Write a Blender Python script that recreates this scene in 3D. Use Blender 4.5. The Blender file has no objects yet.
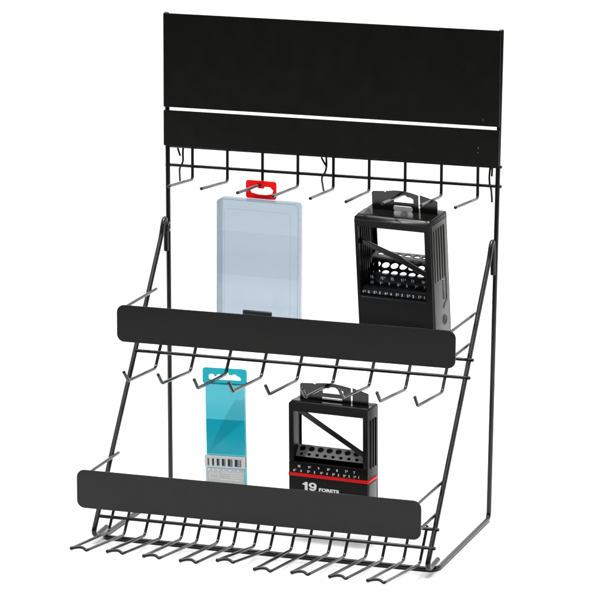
import bpy, bmesh, math, random
from mathutils import Vector, Matrix, Euler

S = bpy.context.scene
COL = S.collection
R = math.radians

# ------------------------------------------------------------ camera
cd = bpy.data.cameras.new('camera'); cam = bpy.data.objects.new('camera', cd); COL.objects.link(cam)
cam.matrix_world = Matrix(((0.9478022, -0.0732048, 0.3103418, 1.5210019),
                           (0.318833, 0.2051747, -0.9253372, -4.0450417),
                           (0.0040649, 0.9759838, 0.2178051, 1.1950787),
                           (0, 0, 0, 1)))
cd.sensor_width = 36; cd.lens = 226.97
cd.clip_start = 0.05; cd.clip_end = 60
S.camera = cam

# ------------------------------------------------------------ world, lamps, exposure
w = bpy.data.worlds.new("World"); S.world = w; w.use_nodes = True
w.node_tree.nodes['Background'].inputs[0].default_value = (1, 1, 1, 1)
w.node_tree.nodes['Background'].inputs[1].default_value = 0.03
S.view_settings.view_transform = 'Standard'
S.view_settings.look = 'None'
S.view_settings.exposure = 0
S.view_settings.gamma = 1
S.cycles.transparent_max_bounces = 32

def area(name, loc, target, sx, sy, power, col=(1, 1, 1)):
    l = bpy.data.lights.new(name, 'AREA'); l.shape = 'RECTANGLE'; l.size = sx; l.size_y = sy
    l.energy = power; l.color = col
    o = bpy.data.objects.new(name, l); COL.objects.link(o)
    o.location = loc
    d = Vector(target) - Vector(loc)
    o.rotation_euler = d.to_track_quat('-Z', 'Y').to_euler()
    return o
area('overhead_softbox', (0.15, 0.0, 2.4), (0.18, -0.05, 0), 2.4, 1.8, 57)
area('key_softbox', (0.40, -0.30, 2.3), (0.25, -0.2, 0), 0.85, 0.7, 31)
area('left_softbox', (-2.2, 0.35, 1.0), (0.2, 0.1, 0.25), 0.5, 1.4, 12)
area('right_softbox', (2.5, 0.55, 1.1), (0.2, 0.1, 0.25), 0.5, 1.4, 12)
area('front_left_strip', (-0.65, -1.35, 2.1), (0.2, -0.1, 0.2), 0.16, 0.9, 10)
area('front_right_strip', (1.15, -1.2, 2.1), (0.2, -0.1, 0.2), 0.16, 0.9, 10)
area('backdrop_lamp', (0.0, 0.9, 2.6), (-0.4, 2.4, 0.3), 3.5, 0.8, 45)

# ------------------------------------------------------------ materials
def mat(name, base, rough=0.5, spec=0.5, metal=0.0, noise=None, bump=None, trans=0.0, ior=1.5, coat=0.0):
    m = bpy.data.materials.new(name); m.use_nodes = True
    nt = m.node_tree; b = nt.nodes['Principled BSDF']
    b.inputs['Base Color'].default_value = (*base, 1)
    b.inputs['Roughness'].default_value = rough
    b.inputs['Specular IOR Level'].default_value = spec
    b.inputs['Metallic'].default_value = metal
    b.inputs['IOR'].default_value = ior
    b.inputs['Transmission Weight'].default_value = trans
    b.inputs['Coat Weight'].default_value = coat
    tc = nt.nodes.new('ShaderNodeTexCoord')
    if noise:
        sc, amt = noise
        n = nt.nodes.new('ShaderNodeTexNoise'); n.inputs['Scale'].default_value = sc; n.inputs['Detail'].default_value = 5
        nt.links.new(tc.outputs['Object'], n.inputs['Vector'])
        r = nt.nodes.new('ShaderNodeMapRange')
        r.inputs['To Min'].default_value = max(0.02, rough - amt); r.inputs['To Max'].default_value = rough + amt
        nt.links.new(n.outputs['Fac'], r.inputs['Value']); nt.links.new(r.outputs['Result'], b.inputs['Roughness'])
    if bump:
        sc, st = bump
        n2 = nt.nodes.new('ShaderNodeTexNoise'); n2.inputs['Scale'].default_value = sc; n2.inputs['Detail'].default_value = 3
        nt.links.new(tc.outputs['Object'], n2.inputs['Vector'])
        bp = nt.nodes.new('ShaderNodeBump'); bp.inputs['Strength'].default_value = st; bp.inputs['Distance'].default_value = 0.0004
        nt.links.new(n2.outputs['Fac'], bp.inputs['Height']); nt.links.new(bp.outputs['Normal'], b.inputs['Normal'])
    return m

def clear_mat(name, tint, gloss=0.10, milky=0.0, milk=(0.7, 0.75, 0.8), rough=0.12):
    """thin clear plastic: tinted see-through + a little milky diffuse + reflection at the surface"""
    m = bpy.data.materials.new(name); m.use_nodes = True
    nt = m.node_tree; nt.nodes.clear()
    out = nt.nodes.new('ShaderNodeOutputMaterial')
    t = nt.nodes.new('ShaderNodeBsdfTransparent'); t.inputs[0].default_value = (*tint, 1)
    d = nt.nodes.new('ShaderNodeBsdfDiffuse'); d.inputs[0].default_value = (*milk, 1)
    g = nt.nodes.new('ShaderNodeBsdfGlossy'); g.inputs['Roughness'].default_value = rough
    mx = nt.nodes.new('ShaderNodeMixShader'); mx.inputs[0].default_value = milky
    nt.links.new(t.outputs[0], mx.inputs[1]); nt.links.new(d.outputs[0], mx.inputs[2])
    fr = nt.nodes.new('ShaderNodeFresnel'); fr.inputs[0].default_value = 1.35
    mul = nt.nodes.new('ShaderNodeMath'); mul.operation = 'MULTIPLY'; mul.inputs[1].default_value = gloss * 8
    nt.links.new(fr.outputs[0], mul.inputs[0])
    mul.use_clamp = True
    m2 = nt.nodes.new('ShaderNodeMixShader')
    nt.links.new(mul.outputs[0], m2.inputs[0]); nt.links.new(mx.outputs[0], m2.inputs[1]); nt.links.new(g.outputs[0], m2.inputs[2])
    nt.links.new(m2.outputs[0], out.inputs[0])
    return m

M_WIRE = mat('black_wire_coating', (0.008, 0.008, 0.008), 0.18, 0.42, noise=(90, 0.06), bump=(700, 0.12))
M_PANEL = mat('black_powder_coat', (0.0030, 0.0027, 0.0022), 0.32, 0.38, noise=(60, 0.05), bump=(1400, 0.25))
M_FLOOR = mat('white_studio_paper', (0.86, 0.86, 0.86), 0.75, 0.2)
M_PLAST = mat('black_plastic', (0.006, 0.006, 0.0055), 0.36, 0.18, noise=(40, 0.06), bump=(900, 0.15))
M_PLASTG = mat('black_plastic_gloss', (0.007, 0.007, 0.0065), 0.22, 0.6, noise=(40, 0.04))
M_TRAY = mat('grey_tray_plastic', (0.30, 0.30, 0.305), 0.35, 0.5, noise=(60, 0.06))
M_LATCH = mat('black_latch_plastic', (0.012, 0.014, 0.016), 0.35, 0.5)
M_PRINT = mat('white_print', (0.88, 0.88, 0.88), 0.5, 0.3)
M_PRINTD = mat('grey_print', (0.38, 0.43, 0.48), 0.5, 0.3)
M_RED = mat('red_stripe_paint', (0.80, 0.006, 0.008), 0.4, 0.2)
def glow_mat(name, col, share, rough=0.35):
    """plastic or card thin enough to let light through: diffuse in front, translucent from behind"""
    m = bpy.data.materials.new(name); m.use_nodes = True
    nt = m.node_tree; b = nt.nodes['Principled BSDF']; out = nt.nodes['Material Output']
    b.inputs['Base Color'].default_value = (*col, 1); b.inputs['Roughness'].default_value = rough; b.inputs['Specular IOR Level'].default_value = .3
    t = nt.nodes.new('ShaderNodeBsdfTranslucent'); t.inputs[0].default_value = (*col, 1)
    mx = nt.nodes.new('ShaderNodeMixShader'); mx.inputs[0].default_value = share
    nt.links.new(b.outputs[0], mx.inputs[1]); nt.links.new(t.outputs[0], mx.inputs[2]); nt.links.new(mx.outputs[0], out.inputs[0])
    return m
M_REDP = glow_mat('red_hanger_plastic', (0.95, 0.012, 0.014), 0.5)
M_NUMB = mat('dark_number_strip', (0.010, 0.012, 0.015), 0.3, 0.3)
M_CLEAR = clear_mat('pale_blue_clear_plastic', (0.772, 0.802, 0.830), 0.08, 0.04, (0.40, 0.46, 0.52))
M_RIB = clear_mat('clear_rib_plastic', (0.955, 0.965, 0.975), 0.08, 0.0)
M_REFL = clear_mat('bluish_reflection_film', (0.975, 0.978, 0.985), 0.03, 0.01, (0.35, 0.42, 0.5))  # tint stands in for a darker reflection across the clear box
M_TEAL = clear_mat('teal_plastic', (0.09, 0.49, 0.54), 0.06, 0.03, (0.01, 0.40, 0.46))
M_TEALL = clear_mat('light_teal_card', (0.215, 0.555, 0.605), 0.04, 0.03, (0.05, 0.5, 0.55))
M_TEALM = clear_mat('mid_teal_card', (0.88, 0.90, 0.90), 0.02, 0.02, (0.1, 0.4, 0.45))
M_TEALD = clear_mat('deep_teal_card', (0.70, 0.89, 0.90), 0.02, 0.0)
M_TEALS = clear_mat('strong_teal_card', (0.16, 0.80, 0.83), 0.02, 0.0)
M_CASE = clear_mat('clear_case_plastic', (0.975, 0.98, 0.985), 0.06, 0.01)
M_GREYT = glow_mat('light_grey_tray', (0.80, 0.80, 0.80), 0.05)
M_LABEL = glow_mat('silver_grey_label', (0.62, 0.64, 0.64), 0.05)
M_STEEL = mat('drill_steel', (0.35, 0.37, 0.38), 0.28, 0.5, metal=1.0)
M_SIDE = mat('satin_black_plastic', (0.022, 0.0215, 0.020), 0.38, 0.85, noise=(60, 0.05), bump=(900, 0.15))
M_SLOT = glow_mat('dark_slot', (0.10, 0.16, 0.165), 0.5)
M_CHIP = mat('chipped_paint', (0.16, 0.15, 0.14), 0.5, 0.4)

# ------------------------------------------------------------ mesh helpers
FRONT = Matrix.Rotation(R(90), 4, 'X')                # xy sheet -> upright, facing -y

def curve_to_bm(bm, cu, mtx):
    o = bpy.data.objects.new('tmp', cu); COL.objects.link(o)
    bpy.context.view_layer.update()
    dg = bpy.context.evaluated_depsgraph_get()
    me = bpy.data.meshes.new_from_object(o.evaluated_get(dg))
    bpy.data.objects.remove(o)
    me.transform(mtx)
    bm.from_mesh(me)
    bpy.data.meshes.remove(me); bpy.data.curves.remove(cu)

def rrect(x0, y0, x1, y1, r, n=5):
    pts = []
    for cx, cy, a0 in ((x1 - r, y1 - r, 0), (x0 + r, y1 - r, 90), (x0 + r, y0 + r, 180), (x1 - r, y0 + r, 270)):
        for k in range(n + 1):
            a = R(a0 + 90 * k / n); pts.append((cx + r * math.cos(a), cy + r * math.sin(a)))
    return pts
def circ(cx, cy, rx, ry=None, n=20):
    ry = ry or rx
    return [(cx + rx * math.cos(2 * math.pi * k / n), cy + ry * math.sin(2 * math.pi * k / n)) for k in range(n)]

class MB:
    def __init__(s): s.bm = bmesh.new()
    def box(s, x0, x1, y0, y1, z0, z1, bev=0.0, mtx=None, seg=2):
        t = bmesh.new(); bmesh.ops.create_cube(t, size=1)
        for v in t.verts:
            v.co = Vector(((x0 + x1) / 2 + v.co.x * (x1 - x0), (y0 + y1) / 2 + v.co.y * (y1 - y0), (z0 + z1) / 2 + v.co.z * (z1 - z0)))
        if bev: bmesh.ops.bevel(t, geom=list(t.edges), offset=bev, segments=seg, affect='EDGES', profile=0.5)
        if mtx: bmesh.ops.transform(t, matrix=mtx, verts=t.verts)
        me = bpy.data.meshes.new('t'); t.to_mesh(me); t.free(); s.bm.from_mesh(me); bpy.data.meshes.remove(me)
        return s
    def plate(s, loops, th, mtx, bev=0.0):
        """sheet cut to the first outline with the other loops as holes; centred on its thickness"""
        cu = bpy.data.curves.new('t', 'CURVE'); cu.dimensions = '2D'; cu.fill_mode = 'BOTH'
        for lp in loops:
            sp = cu.splines.new('POLY'); sp.points.add(len(lp) - 1)
            for p, q in zip(sp.points, lp): p.co = (q[0], q[1], 0, 1)
            sp.use_cyclic_u = True
        cu.extrude = th / 2 - bev
        if bev: cu.bevel_depth = bev; cu.bevel_resolution = 1; cu.offset = -bev
        curve_to_bm(s.bm, cu, mtx); return s
    def text(s, body, size, x, y, mtx, bold=0.0, sx=1.0, align='CENTER', ex=0.00008):
        cu = bpy.data.curves.new('t', 'FONT'); cu.body = body; cu.size = size
        cu.align_x = align; cu.offset = bold; cu.extrude = ex; cu.resolution_u = 3
        curve_to_bm(s.bm, cu, mtx @ Matrix.Translation((x, y, 0)) @ Matrix.Diagonal((sx, 1, 1, 1))); return s
    def tube(s, pts, r, fil=0.0, closed=False, n=10, ball=0.0):
        P = [Vector(p) for p in pts]
        if fil:
            Q = [P[0]]
            for i in range(1, len(P) - 1):
                f = fil[i] if isinstance(fil, (list, tuple)) else fil
                a, b, c = P[i - 1], P[i], P[i + 1]
                d1 = (a - b); d2 = (c - b); f = min(f, d1.length * .49, d2.length * .49)
                if f < 1e-6: Q.append(b); continue
                s0 = b + d1.normalized() * f; s1 = b + d2.normalized() * f
                for k in range(9):
                    t = k / 8; Q.append(s0 * (1 - t) ** 2 + b * 2 * t * (1 - t) + s1 * t * t)
            Q.append(P[-1]); P = Q
        # subdivide long runs is not needed; rings by parallel transport
        rings = []; nrm = None
        for i, p in enumerate(P):
            tan = ((P[min(i + 1, len(P) - 1)] - p).normalized() + (p - P[max(i - 1, 0)]).normalized()).normalized()
            if nrm is None:
                nrm = tan.orthogonal().normalized()
            else:
                nrm = (nrm - tan * nrm.dot(tan)).normalized()
            bn = tan.cross(nrm)
            rings.append((p, tan, nrm, bn))
        bm = s.bm; prev = None
        def ring(p, nrm, bn, rr): return [bm.verts.new(p + (nrm * math.cos(2 * math.pi * k / n) + bn * math.sin(2 * math.pi * k / n)) * rr) for k in range(n)]
        seq = []
        p, t, a, b = rings[0]; seq.append(ring(p - t * r * .35, a, b, r * .6))
        for (p, t, a, b) in rings: seq.append(ring(p, a, b, r))
        p, t, a, b = rings[-1]; seq.append(ring(p + t * r * .35, a, b, r * .6))
        for A, B in zip(seq, seq[1:]):
            for k in range(n): bm.faces.new((A[k], A[(k + 1) % n], B[(k + 1) % n], B[k]))
        bm.faces.new(seq[0][::-1]); bm.faces.new(seq[-1])
        if ball:
            s.ball(P[-1], ball)
        return s
    def ball(s, c, r):
        bmesh.ops.create_uvsphere(s.bm, u_segments=12, v_segments=8, radius=r, matrix=Matrix.Translation(c)); return s
    def cyl(s, c, r, h, axis='Z', n=16):
        m = {'Z': Matrix(), 'Y': Matrix.Rotation(R(90), 4, 'X'), 'X': Matrix.Rotation(R(90), 4, 'Y')}[axis]
        bmesh.ops.create_cone(s.bm, segments=n, cap_ends=True, radius1=r, radius2=r, depth=h, matrix=Matrix.Translation(c) @ m); return s
    def build(s, name, m, parent=None, label=None):
        me = bpy.data.meshes.new(name)
        bmesh.ops.recalc_face_normals(s.bm, faces=s.bm.faces)
        s.bm.to_mesh(me); s.bm.free()
        me.materials.clear(); me.materials.append(m)
        me.polygons.foreach_set('material_index', [0] * len(me.polygons))
        me.polygons.foreach_set('use_smooth', [True] * len(me.polygons))
        me.set_sharp_from_angle(angle=R(32))
        o = bpy.data.objects.new(name, me); COL.objects.link(o)
        if parent: o.parent = parent
        if label: o['label'] = label
        return o

def thing(name, label, cat, loc, rot=(0, 0, 0), group=None):
    o = bpy.data.objects.new(name, None); COL.objects.link(o); o.empty_display_size = 0.02
    o.location = loc; o.rotation_euler = rot; o['label'] = label; o['category'] = cat
    if group: o['group'] = group
    return o

# ------------------------------------------------------------ the setting: one white studio sweep
def sweep():
    m = MB(); prof = [(-1.12, 0.0), (0.9, 0.0)]
    rad = 1.2
    for k in range(1, 25):
        a = R(90 * k / 24); prof.append((0.9 + rad * math.sin(a), rad - rad * math.cos(a)))
    prof.append((2.1, 3.2))
    rows = [[m.bm.verts.new((x, y, z)) for (y, z) in prof] for x in (-3.2, -1, 1, 3.2)]
    for A, B in zip(rows, rows[1:]):
        for k in range(len(prof) - 1): m.bm.faces.new((A[k], B[k], B[k + 1], A[k + 1]))
    o = m.build('floor', M_FLOOR); o['kind'] = 'structure'
sweep()

# ------------------------------------------------------------ the wire display stand
W = 0.40
ST = thing('display_stand', 'black wire countertop display stand with blank header, two rails and rows of hooks', 'display stand', (0.2, -0.1, 0))
OFF = Vector((-0.2, 0.1, 0))
def sb(m, name, mt, label=None):
    o = m.build(name, mt, ST, label); o.data.transform(Matrix.Translation(OFF)); return o

H = 0.5692; RP = 0.00280
XL = lambda z: 0.0041 * (1 - z / H)
XR = lambda z: W - 0.0056 * (1 - z / H)
YP = lambda z: 0.0027 * z / H
# back posts and base are one bent wire
sb(MB().tube([(XL(H), YP(H), H), (XL(0), 0, RP), (0.0026, -0.218, RP), (W - 0.0036, -0.218, RP), (XR(0), 0, RP), (XR(H), YP(H), H)],
             RP, fil=[0, .009, .013, .013, .009, 0], n=14), 'back_frame', M_WIRE)
# header panels, held in front of the posts
def header(z0, z1, name='header_panel'):
    return sb(MB().plate([rrect(-0.0018, z0, 0.4008, z1, 0.0008, 2)], 0.0014, Matrix.Translation((0, -0.0032, 0)) @ FRONT, 0.0002), name, M_PANEL)
hp = header(0.4602, 0.5694)
header(0.4150, 0.4566)
# two small paint chips on the header's right end
m = MB()
m.plate([circ(0.3766, 0.4350, .0006, .0010, 7)], 0.0002, Matrix.Translation((0, -0.0040, 0)) @ FRONT)
sb(m, 'paint_chip', M_CHIP); m = MB()
m.plate([circ(0.3764, 0.4297, .0006, .0007, 7)], 0.0002, Matrix.Translation((0, -0.0040, 0)) @ FRONT)
sb(m, 'paint_chip', M_CHIP); m = MB()
m.plate([[(0.3818, 0.4690), (0.3824, 0.4690), (0.3815, 0.4650), (0.3811, 0.4655)]], 0.0002, Matrix.Translation((0, -0.0040, 0)) @ FRONT)
sb(m, 'paint_chip', M_CHIP)
# header grid: two cross wires
for z in (0.3911, 0.4135):
    sb(MB().tube([(-0.0015, 0.0032, z), (W + 0.0022, 0.0032, z)], 0.0019), 'cross_wire', M_WIRE)
# top row of hooks
RH = 0.00185
for i in range(9):
    x = 0.0324 + 0.0429 * i
    yend = (-.0775, -.0876, -.086, -.0883, -.0833, -.0854, -.0858, -.0785, -.0895)[i]
    zend = (.3822, .3840, .3818, .3810, .3804, .3800, .3807, .3799, .3826)[i]
    m = MB().tube([(x, 0.000, 0.448), (x, 0.000, 0.3762), (x, yend, zend)], RH, fil=[0, .0055, 0], ball=0.0020)
    sb(m, 'hook', M_WIRE)
# spring clips behind the header
C1 = [(.0150, .4021), (.0104, .4114), (.0125, .4195), (.0184, .4165), (.0188, .4070), (.0198, .3950), (.0150, .3883), (.0146, .3724)]
C2 = [(.1935, .4005), (.1862, .4105), (.1870, .4168), (.1925, .4160), (.1943, .4020), (.1938, .3950), (.1885, .3880), (.1904, .3715)]
C3 = [(.3901, .4018), (.3898, .4100), (.3890, .4165), (.3876, .4110), (.3875, .4005), (.3888, .3925), (.3906, .3869), (.3908, .3722)]
for c in (C1, C2, C3):
    sb(MB().tube([(x, 0.0062 + 0.0035 * math.sin(k * .9), z) for k, (x, z) in enumerate(c)], 0.00125, fil=.004, n=8), 'spring_clip', M_WIRE)
# staples on the posts that the shelf frame hooks into
for sx, x0 in ((1, XL(.318)), (-1, XR(.318))):
    z = .3195
    m = MB().tube([(x0 + sx * .0022, 0.001, z + .006), (x0 + sx * .0034, -0.005, z + .004), (x0 + sx * .0030, -.0085, z),
                   (x0 + sx * .0034, -0.005, z - .004), (x0 + sx * .0022, 0.001, z - .006)], 0.0013, fil=.003, n=8)
    sb(m, 'staple', M_WIRE)

# sloping shelf frame rods
SL = lambda z: 0.745 * z - 0.2539
for side in (0, 1):
    xt = 0.0016 if side == 0 else 0.3965
    xb = 0.0030 if side == 0 else 0.3940
    X = lambda z: xb + (xt - xb) * (z / .328)
    pts = [(xt, -0.0058, 0.2912), (xt, -0.0058, 0.3220), (xt, -0.0090, 0.3310), (xt, -0.0150, 0.3270),
           (X(.31), SL(.31), .31), (X(.17), SL(.17), .17), (X(.034), SL(.034) - .001, .034),
           (xb, -.2440, .0150), (xb, -.2370, .0090), (xb, -.2280, .0093), (xb, -.2045, .0108)]
    sb(MB().tube(pts, 0.0029, fil=.006, n=14), 'slanted_rod', M_WIRE)
# shelf cross wires
for z in (.2125, .1950, .0490, .0313):
    y = SL(z) - .0022
    sb(MB().tube([(.0035, y, z), (.4012 if z > .1 else .3992, y, z)], .0020), 'cross_wire', M_WIRE)

# upper shelf hooks with turned up tips
ends = [(-.2047, .1845), (-.2115, .1868), (-.2136, .1852), (-.2145, .1850), (-.2160, .1858), (-.2186, .1868), (-.2133, .1880), (-.2139, .1880), (-.2150, .1868)]
for i in range(9):
    x = .0311 + .0426 * i; ye, ze = ends[i]
    dy = .0004 * ((i * 7) % 3 - 1)
    pts = [(x, SL(.2145) + .0010, .2145), (x, -.1209, .1784), (x + dy, ye, ze - .0012), (x + dy * 2, ye - .0130, ze + .0118)]
    sb(MB().tube(pts, .00192, fil=[0, .005, .0032, 0]), 'hook', M_WIRE)

# lower shelf prongs: each one wire bent into a long loop
pry = [548.7, 552, 556.7, 561.3, 561.3, 570, 573.3, 577.3, 581.3]
for i in range(9):
    x = .0200 + .0432 * i; x2 = x + .0190
    lift = (pry[i] - (548.7 + 4.08 * i)) / 860.0
    ye = -.3505 - .0022 * i; ze = .0278 + .00035 * i - lift
    t0 = (x, SL(.0510) + .0010, .0510); t1 = (x2, SL(.0510) + .0010, .0510)
    b0 = (x, -.2415, .0163); b1 = (x2, -.2425, .0152)
    a0 = (x, ye, ze); a1 = (x2, ye - .001, ze + .0002)
    pts = [t0, b0, a0, (x + .0008, ye - .0012, ze + .0006), (x + .0060, ye + .0020, ze + .0030), (x + .0130, ye + .0010, ze + .0028), (x2 - .001, ye - .0016, ze), a1, b1, t1]
    pts = [t0, b0, (x, ye + .001, ze), (x + .0006, ye - .0022, ze + .0002), (x + .0060, ye - .0004, ze + .0016), (x + .0125, ye + .0002, ze + .0019), (x2 - .0012, ye - .0030, ze - .0002), (x2, ye - .0012, ze), b1, t1]
    m = MB().tube(pts, .0017, fil=[0, .0045, .001, .001, .003, .003, .0012, .001, .0045, 0])
    m.ball((x + .0001, ye - .0014, ze + .0001), .0023).ball((x2 - .0006, ye - .0020, ze), .0019)
    sb(m, 'double_prong', M_WIRE)

# rails: support wires and the blank front panels
def rail(yp, z0, z1, za, zb):
    o = sb(MB().plate([rrect(.0010, z0, .3992, z1, .0088, 8)], .0016, Matrix.Translation((0, yp, 0)) @ FRONT, .0002), 'rail_panel', M_PANEL)
    for x in (.0085, .3905):
        for z, back in ((za, .0015), (zb, .0015)):
            sb(MB().tube([(x, SL(z) + .004 + back, z), (x, yp + .0022, z - .0006)], .00180), 'support_wire', M_WIRE)
rail(-.1625, .2172, .2598, .2564, .2258)
rail(-.2872, .0557, .0993, .0919, .0613)

# ------------------------------------------------------------ helpers for things hung on hooks
def place(t, tl_local, tl_world, rot):
    e = Euler(rot); t.rotation_euler = e
    t.location = Vector(tl_world) - e.to_matrix() @ Vector(tl_local)

def hang_tab(x0, x1, slit, h, hx0, hx1, hz0, hz1, low, th, mtx):
    """upright hanging tab: flat left wing, arched centre with a slotted hole, separate right wing"""
    m = MB()
    wl = x0 + (slit - x0) * .30
    out = [(x0, -.002), (x0, h * .80), (x0 + .0015, h * .86), (wl - .003, h * .90), (wl, h * .83)]
    for k in range(9):
        t = k / 8; x = wl + (slit - .001 - wl) * t
        out.append((x + .0001, h * (.86 + .15 * math.sin(math.pi * (.12 + .80 * t))) - h * .06 * t))
    out += [(slit - .0009, -.002)]
    mid = (hx0 + hx1) / 2; e = (hz1 - hz0)
    hole = [(hx0, hz0), (hx1, hz0), (hx1, hz0 + e * .55), (hx1 - .003, hz0 + e * .75), (mid + .005, hz0 + e * .8), (mid + .0025, hz1), (mid - .0025, hz1), (mid - .005, hz0 + e * .8), (hx0 + .003, hz0 + e * .75), (hx0, hz0 + e * .55)]
    m.plate([out, hole, rrect(hx0 - .001, low[0], hx1 - .001, low[1], (low[1] - low[0]) * .45, 4)], th, mtx, .0003)
    m.plate([[(slit + .0012, -.002), (x1, -.002), (x1, h * .62), (x1 - .002, h * .66), (slit + .0012, h * .86)]], th, mtx, .0003)
    return m

# ------------------------------------------------------------ large drill index (upper right)
bw, bd, bh = .0936, .047, .150
hx, hy = bw / 2, bd / 2
D1 = thing('drill_case', 'larger black drill case with grooved sides, hanging on the top row of hooks', 'drill case', (0, 0, 0))
place(D1, (-hx, -hy, bh), (.2473, -.058, .3591), (R(7), 0, R(-7.8)))
m = MB()
wl = .0022
# front: posts, header bar and lower panel cut from one moulded sheet
m.plate([rrect(-hx, 0, hx, bh - .0034, .0012, 4), [(-hx + .0042, bh - .094), (hx - .0075, bh - .094), (hx - .0072, bh - .0125), (-hx + .0042, bh - .0125)]], .0024, Matrix.Translation((0, -hy + .0012, 0)) @ FRONT, .0005)
# back sheet with its window
m.plate([rrect(-hx, 0, hx, bh, .0022, 4), rrect(-hx + .006, bh - .082, hx - .006, bh - .008, .002, 3)], .0020, Matrix.Translation((0, hy - .001, 0)) @ FRONT, .0004)
# sides and top, bottom
m.box(-hx, -hx + wl, -hy + .001, hy - .001, .001, bh - .001, .0006)
m.box(hx - wl, hx, -hy + .001, hy - .001, .001, bh - .001, .0006)
m.box(-hx + .001, hx - .001, -hy + .0035, hy - .0005, bh - .0026, bh + .0002, .0008)
m.box(-hx + .001, hx - .001, -hy + .001, hy - .001, 0, .0022, .0006)
# ribs inside the left wall
for k in range(5):
    v = -.013 + k * .0052
    m.box(-hx + wl - .0003, -hx + wl + .0012, v, v + .0018, bh - .076, bh - .014, .0003)
m.build('case_body', M_PLAST, D1)
# chamfered bright front top edge
m = MB()
cm = Matrix.Translation((0, -hy + .0023, bh - .0023)) @ Matrix.Rotation(R(45), 4, 'X')
m.box(-hx + .0015, hx - .0015, -.0032, .0032, -.0012, .0008, .0006, cm)
m.build('top_bevel', M_PLASTG, D1)
# hinged side cover with ridges on the right wall
m = MB()
m.box(hx - .0004, hx + .0010, -hy + .004, hy - .004, .004, bh - .006, .0004)
for k in range(5):
    v = -.0160 + k * .0066
    m.box(hx + .0004, hx + .0022, v, v + .0026, bh - .074, bh - .012, .0006)
m.build('side_cover', M_SIDE, D1)
m = MB()
SIDE = Matrix(((0, 0, 1, hx + .0012), (1, 0, 0, 0), (0, 1, 0, 0), (0, 0, 0, 1)))
m.plate([[(.004, bh - .110), (.0145, bh - .102), (.0145, bh - .072), (.0125, bh - .074), (.0125, bh - .1005), (.004, bh - .106)]], .0006, SIDE)
m.plate([circ(.006, bh - .124, .0052, .0062, 20), circ(.006, bh - .124, .0040, .0050, 20)], .0006, SIDE)
m.plate([[(.0052, bh - .129), (.0068, bh - .129), (.0068, bh - .123), (.0085, bh - .123), (.006, bh - .1185), (.0035, bh - .123), (.0052, bh - .123)]], .0006, SIDE)
m.build('side_mark', M_LATCH, D1)
m = MB()
random.seed(4)
for k in range(9):
    z = bh - .078 - k * .0026
    m.box(hx + .0010, hx + .0014, .003, .003 + random.uniform(.002, .0045), z, z + .0014)
m.build('side_embossing', M_PLAST, D1)
# diagonal arm across the window
arm = [(-.0445, .0), (-.0445, .006), (.006, -.0115), (.012, -.0155), (.0445, -.031), (.0445, -.0375), (.010, -.0215), (.004, -.0175)]
MB().plate([[(x, bh - .0340 + z) for x, z in arm]], .0024, Matrix.Translation((0, -hy + .0075, 0)) @ FRONT, .0004).build('swing_arm', M_PLASTG, D1)
# perforated drill holders
def holes(n, x0, dx, y, rx, ry): return [circ(x0 + dx * k, y, rx, ry) for k in range(n)]
tm = Matrix.Translation((0, .0125, bh - .0560)) @ Matrix.Rotation(R(12), 4, 'X')
MB().plate([rrect(-.041, -.007, .041, .007, .001, 2)] + holes(7, -.033, .0112, .0, .0042, .0042), .0020, tm, .0002).build('drill_holder', M_TRAY, D1)
MB().box(-.041, .041, -.0066, .0066, -.0060, -.0040, .0003, tm).build('holder_base', M_PLAST, D1)
tm = Matrix.Translation((0, .0000, bh - .0680)) @ Matrix.Rotation(R(38), 4, 'X')
MB().plate([rrect(-.041, -.0095, .041, .0095, .001, 2)] + holes(7, -.0335, .0110, .0045, .0046, .0040) + holes(7, -.0305, .0110, -.0052, .0042, .0030), .0012, tm, .0002).build('drill_holder', M_PLASTG, D1)
# number steps
m = MB()
m.box(-.0405, .0400, -.0075, .0010, bh - .0905, bh - .0735, .0006)
m.build('number_step', M_NUMB, D1)
m = MB()
m.box(-.0435, .0405, -.0195, -.0060, bh - .0990, bh - .0865, .0006)
m.build('number_step', M_NUMB, D1)
def numbers(m, items, xs, z, y, size, sc=.9):
    mt = Matrix.Translation((0, y, 0)) @ FRONT
    for t, x in zip(items, xs):
        a = t.split('.')
        m.text(a[0], size, x, z, mt, bold=size * .035, sx=sc)
        if len(a) > 1: m.text(a[1], size * .62, x + size * .30 * len(a[0]) + size * .22, z + size * .30, mt, bold=size * .015, sx=sc)
m = MB()
xs = [-.0355 + .0128 * k for k in range(6)]
numbers(m, ['13', '12.5', '12', '11.5', '11', '10.5'], xs, bh - .0785, -.0077, .0045)
xs = [-.0358 + .0110 * k for k in range(7)]
numbers(m, ['10', '9.5', '9', '8.5', '8', '7.5', '7'], xs, bh - .0850, -.0077, .0045)
xs = [-.0412 + .00695 * k for k in range(12)]
numbers(m, ['6.5', '6', '5.5', '5', '4.5', '4', '3.5', '3', '2.5', '2', '1.5', '1'], xs, bh - .0925, -.0197, .0046)
m.build('size_numbers', M_PRINT, D1)
MB().box(-.0425, .0395, -hy - .0004, -hy + .0022, bh - .0965, bh - .0945, .0005).build('lip', M_PLASTG, D1)
hang_tab(-hx + .0095, -hx + .0905, -hx + .0680, .0245, -hx + .0365, -hx + .0610, .0105, .0195, (.0005, .0065), .0020,
         Matrix.Translation((0, -hy + .030, bh)) @ FRONT).build('hanging_tab', M_PLASTG, D1)
MB().box(-hx + .001, hx - .001, -hy + .008, -hy + .0285, bh, bh + .0005, 0).build('top_face', M_PLASTG, D1)

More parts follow.
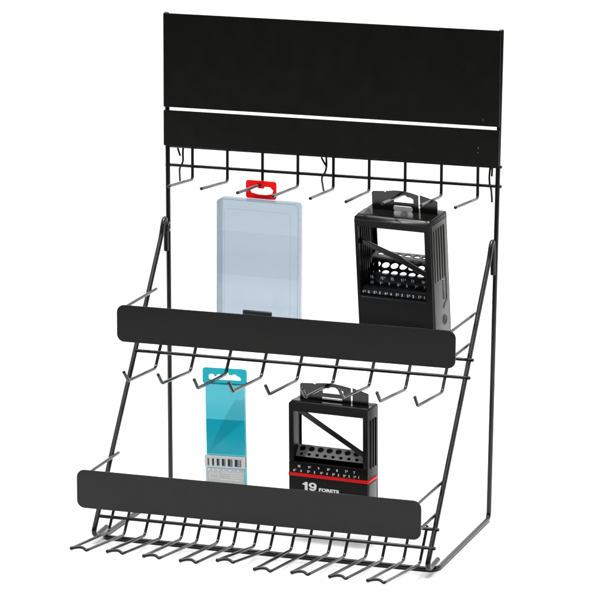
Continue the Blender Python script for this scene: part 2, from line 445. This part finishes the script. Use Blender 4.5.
# ------------------------------------------------------------ small drill index (lower centre)
sw, sd, sh = .0960, .030, .130
hx, hy = sw / 2, sd / 2
D2 = thing('drill_case', 'smaller black drill case with red stripe and white 19 FORETS lettering', 'drill case', (0, 0, 0))
place(D2, (-hx, -hy, sh), (.2042, -.158, .1630), (R(1.5), 0, R(-5)))
m = MB()
m.plate([rrect(-hx, sh - .0700, hx, sh, .0026, 4), [(-hx + .0060, sh - .069), (hx - .0062, sh - .069), (hx - .0062, sh - .0105), (-hx + .0060, sh - .0105)]], .0022, Matrix.Translation((0, -hy + .0011, 0)) @ FRONT, .0005)
m.plate([rrect(-hx, 0, hx, sh, .0022, 4), rrect(-hx + .0034, sh - .066, hx - .005, sh - .006, .002, 3)], .0020, Matrix.Translation((0, hy - .001, 0)) @ FRONT, .0004)
m.box(-hx, -hx + .002, -hy + .001, hy - .001, .001, sh - .001, .0006)
m.box(hx - .002, hx, -hy + .001, hy - .001, .001, sh - .001, .0006)
m.box(-hx + .001, hx - .001, -hy + .003, hy - .0005, sh - .0024, sh + .0002, .0008)
m.box(-hx + .001, hx - .001, -hy + .001, hy - .001, 0, .0022, .0006)
for k in range(3):
    v = -.0075 + k * .0070
    m.box(hx - .0004, hx + .0014, v, v + .0028, sh - .070, sh - .014, .0005)
m.build('case_body', M_PLAST, D2)
m = MB().box(-hx, hx, -hy - .0004, -hy + .0020, .0010, sh - .0690, .0007)
m.build('front_panel', M_PLAST, D2)
MB().box(-hx + .0015, hx - .0015, -.0020, .0020, -.0012, .0006, .0005, Matrix.Translation((0, -hy + .0016, sh - .0010)) @ Matrix.Rotation(R(45), 4, 'X')).build('top_bevel', M_PLAST, D2)
MB().box(-hx - .0003, hx + .0005, -hy - .0009, -hy + .0008, sh - .0856, sh - .0818, .0004).box(hx - .0004, hx + .0012, -hy + .0003, hy - .004, sh - .0852, sh - .0822, .0004).build('red_stripe', M_RED, D2)
MB().box(hx - .0002, hx + .0006, -hy + .003, hy - .006, .004, sh - .0870, .0004).build('side_cover', M_SIDE, D2)
m = MB().plate([[(-.0385, sh - .0080), (-.0350, sh - .0080), (.0420, sh - .0520), (.0420, sh - .0570), (.0395, sh - .0570), (-.0385, sh - .0128)]], .0024, Matrix.Translation((0, -hy + .0060, 0)) @ FRONT, .0004)
m.build('swing_arm', M_PLASTG, D2)
tm = Matrix.Translation((0, .0030, sh - .0615)) @ Matrix.Rotation(R(52), 4, 'X')
MB().plate([rrect(-.0455, -.0070, .0445, .0080, .0008, 2)] + holes(8, -.0395, .0110, .0033, .0038, .0030) + holes(9, -.0395, .0097, -.0036, .0021, .0016), .0016, tm, .0002).build('drill_holder', M_TRAY, D2)
MB().box(-.0455, .0445, -.0072, .0080, -.0050, -.0030, .0003, tm).build('holder_base', M_PLAST, D2)
m = MB()
yf = -hy - .0005
numbers(m, ['10', '9.5', '9', '8.5', '8', '7.5', '7'], [-.0355 + .0124 * k - .0002 * k * k for k in range(7)], sh - .0752, yf, .0038)
numbers(m, ['6.5', '6', '5.5', '5', '4.5', '4', '3.5', '3', '2.5', '2', '1.5', '1'], [-.0415 + .0088 * k - .00015 * k * k for k in range(12)], sh - .0803, yf, .0038)
m.build('size_numbers', M_PRINT, D2)
m = MB(); mt = Matrix.Translation((0, yf, 0)) @ FRONT
# heavy extended figures
m.plate([[(-.0312, sh - .0937), (-.0276, sh - .0914), (-.0250, sh - .0914), (-.0250, sh - .1008), (-.0285, sh - .1008), (-.0285, sh - .0948), (-.0312, sh - .0950)]], .00016, mt)
m.plate([circ(-.0188, sh - .0946, .0048, .0032, 24), circ(-.0188, sh - .0946, .0019, .0013, 16)], .00016, mt)
m.plate([[(-.0168, sh - .0970), (-.0141, sh - .0952), (-.0144, sh - .0980), (-.0157, sh - .1000), (-.0185, sh - .1010), (-.0215, sh - .1007), (-.0233, sh - .0993), (-.0231, sh - .0985), (-.0203, sh - .0985), (-.0190, sh - .0991), (-.0176, sh - .0986)]], .00014, mt)
m.text('FORETS', .0050, -.0115, sh - .1004, mt, bold=.00026, sx=1.42, align='LEFT')
m.build('lettering', M_PRINT, D2)
hang_tab(-hx + .0075, -hx + .0905, -hx + .0700, .0215, -hx + .0350, -hx + .0600, .0095, .0170, (.0025, .0048), .0018,
         Matrix.Translation((0, -hy + .016, sh)) @ FRONT).build('hanging_tab', M_PLASTG, D2)
MB().box(-hx + .001, hx - .001, -hy + .006, -hy + .0148, sh, sh + .0005, 0).build('top_face', M_PLASTG, D2)

# ------------------------------------------------------------ pale blue clear box (upper left)
cw, cdp, ch = .0997, .0180, .146
hx, hy = cw / 2, cdp / 2
B1 = thing('plastic_box', 'pale blue see-through flat plastic box with red hanger and black latch', 'plastic box', (0, 0, 0))
place(B1, (-hx, -hy, ch), (.0705, -.0240, .3612), (R(2.0), R(0.8), 0))
def shell(w2, y0, y1, z0, z1, r, th):
    m = MB()
    m.plate([rrect(-w2, z0, w2, z1, r, 6)], th, Matrix.Translation((0, y0 + th / 2, 0)) @ FRONT, .0003)
    m.plate([rrect(-w2, z0, w2, z1, r, 6), rrect(-w2 + th, z0 + th, w2 - th, z1 - th, r - th * .6, 6)], y1 - y0 - th, Matrix.Translation((0, (y0 + y1 + th) / 2, 0)) @ FRONT, .0002)
    return m
shell(hx, -hy, -.0005, 0, ch, .0055, .0011).build('lid', M_CLEAR, B1)
m = shell(hx - .0006, -hy, -.0005, 0.0006, ch - .0006, .0050, .0011)
o = m.build('tray', M_CLEAR, B1); o.data.transform(Matrix.Rotation(R(180), 4, 'Z'))
# raised frame line moulded into the lid, and a film imitating a dark reflection
m = MB()
m.plate([rrect(-hx + .0095, .0085, hx - .0095, ch - .0110, .003, 4), rrect(-hx + .0103, .0093, hx - .0103, ch - .0118, .0026, 4)], .0008, Matrix.Translation((0, -hy - .0001, 0)) @ FRONT)
m.build('lid_rib', M_RIB, B1)
m = MB()
m.plate([rrect(-hx + .0013, .054, hx - .0013, ch - .0400, .0005, 2)], .0003, Matrix.Translation((0, .0010, 0)) @ FRONT)
m.build('reflection_band', M_REFL, B1)
# red hanger
out = rrect(-.0185, -.0035, .0185, .0175, .0028, 4)
hole = [(-.0120, .0030), (-.0030, .0012), (.0060, .0012), (.0135, .0030), (.0148, .0070), (.0110, .0108), (.0045, .0108), (.0030, .0085), (-.0050, .0085), (-.0068, .0105), (-.0110, .0098), (-.0135, .0065)]
MB().plate([out, hole], .0018, Matrix.Translation((-.0008, 0.0065, ch + .0033)) @ FRONT, .0003).build('hanger', M_REDP, B1)
MB().box(-.0090, .0110, .0058, .0072, ch - .0005, ch + .0035, .0004).build('hinge', M_CLEAR, B1)
MB().box(-.0170, .0185, -hy - .0030, -hy + .0010, .0020, .0165, .0018, seg=3).build('latch', M_LATCH, B1)

# ------------------------------------------------------------ teal drill pack (lower left)
tw, td, tH = .0500, .0100, .150
hx, hy = tw / 2, td / 2
B2 = thing('drill_bit_pack', 'narrow teal drill bit pack with clear cover and grey printed tray', 'drill bit pack', (0, 0, 0))
place(B2, (-.0262, 0, tH), (.0907, -.1270, .1862), (R(0.5), R(-1.0), R(2)))
top = tH - .0180
out = rrect(-.0262, top - .0008, .0262, tH, .0030, 4)
q = []
def euro(cx, cz):
    p = []
    p += [(cx - .0200, cz - .0012), (cx - .0195, cz + .0022), (cx - .0165, cz + .0036), (cx - .0135, cz + .0025), (cx - .0128, cz + .0005), (cx - .0110, cz + .0005)]
    p += [(cx - .0100, cz + .0028), (cx - .0072, cz + .0036), (cx - .0048, cz + .0022), (cx - .0030, cz + .0030), (cx - .0005, cz + .0062), (cx + .0025, cz + .0062), (cx + .0045, cz + .0032)]
    p += [(cx + .0080, cz + .0026), (cx + .0095, cz + .0040), (cx + .0120, cz + .0038), (cx + .0140, cz + .0020), (cx + .0170, cz + .0010), (cx + .0185, cz - .0012), (cx + .0175, cz - .0030), (cx - .0188, cz - .0030)]
    return p
MB().plate([out, euro(.0010, tH - .0105)], .0016, Matrix.Translation((0, 0, 0)) @ FRONT, .0003).build('hanging_tab', M_TEAL, B2)
# backing card in its printed colours
bk = Matrix.Translation((0, .0020, 0)) @ FRONT
MB().plate([rrect(-hx + .0012, .002, hx - .0012, top, .0006, 2)], .0010, bk).build('backing_card', M_TEALL, B2)
f1 = Matrix.Translation((0, .0013, 0)) @ FRONT; f2 = Matrix.Translation((0, .0011, 0)) @ FRONT
x0, x1 = -hx + .0013, hx - .0013
zb = tH - .0605                                             # where the strong colour starts
MB().plate([[(x0, tH - .1010), (x1, tH - .1010), (x1, zb), (x0, zb)]], .0003, f1).build('printed_band', M_TEALS, B2)
MB().plate([[(x0 + .002, tH - .1005), (x1 - .0020, zb - .0002), (x0 + .0210, zb - .0002)]], .0003, f2).build('printed_wedge', M_TEALD, B2)
MB().plate([[(x0 + .0212, zb + .0002), (x1, zb + .0002), (x1, zb + .0240), (x1 - .0120, zb + .0240)]], .0003, f2).build('printed_wedge', M_TEALM, B2)
# clear case
shell(hx, -hy, .0040, 0.0, top, .0016, .0008).build('clear_cover', M_CASE, B2)
# grey tray with slots and drills, then the printed label
tz0, tz1 = tH - .1150, tH - .1015
slots = []; sx = [(-.0195, .0024), (-.0140, .0026), (-.0080, .0036), (-.0015, .0044), (.0062, .0056), (.0156, .0078)]
for c, wd in sx: slots.append([(c - wd / 2, tz0 + .0012), (c + wd / 2, tz0 + .0012), (c + wd / 2, tz1 - .0032), (c - wd / 2, tz1 - .0032)])
MB().plate([rrect(-hx + .0010, tz0, hx - .0010, tz1, .0008, 2)] + slots, .0018, Matrix.Translation((0, -hy - .0002, 0)) @ FRONT, .0002).build('slotted_tray', M_GREYT, B2)
MB().plate([rrect(-hx + .0014, tz0 + .0005, hx - .0014, tz1 - .001, .0004, 2)], .0006, Matrix.Translation((0, .0004, 0)) @ FRONT).build('tray_back', M_SLOT, B2)
for c, wd in sx:
    MB().cyl((c, -.0026, (tz0 + tz1) / 2 - .001), wd * .30, tz1 - tz0 - .003, n=10).build('drill_bit', M_STEEL, B2)
MB().box(-hx + .0024, hx - .0024, -hy - .0006, -hy + .0002, .004, tz0 - .0008, .0003).build('label_card', M_LABEL, B2)
m = MB(); lm = Matrix.Translation((0, -hy - .00068, 0)) @ FRONT
for c, wd in sx: m.plate([rrect(c - .0010, tz0 - .0042, c + .0010, tz0 - .0018, .0004, 2)], .0002, lm)
random.seed(9)
for r_, (xa, xb) in enumerate([(-.004, .0195), (.006, .0195), (.006, .0195), (-.006, .018)]):
    z = tz0 - .0068 - r_ * .0026; x = xa
    while x < xb:
        l = random.uniform(.0008, .0022); m.plate([[(x, z), (x + l, z), (x + l, z + .0011), (x, z + .0011)]], .0002, lm); x += l + .0006
m.plate([rrect(-.0190, tz0 - .0135, -.0070, tz0 - .0072, .001, 3), rrect(-.0183, tz0 - .0128, -.0077, tz0 - .0079, .0006, 3)], .0002, lm)
m.build('label_print', M_PRINT, B2)
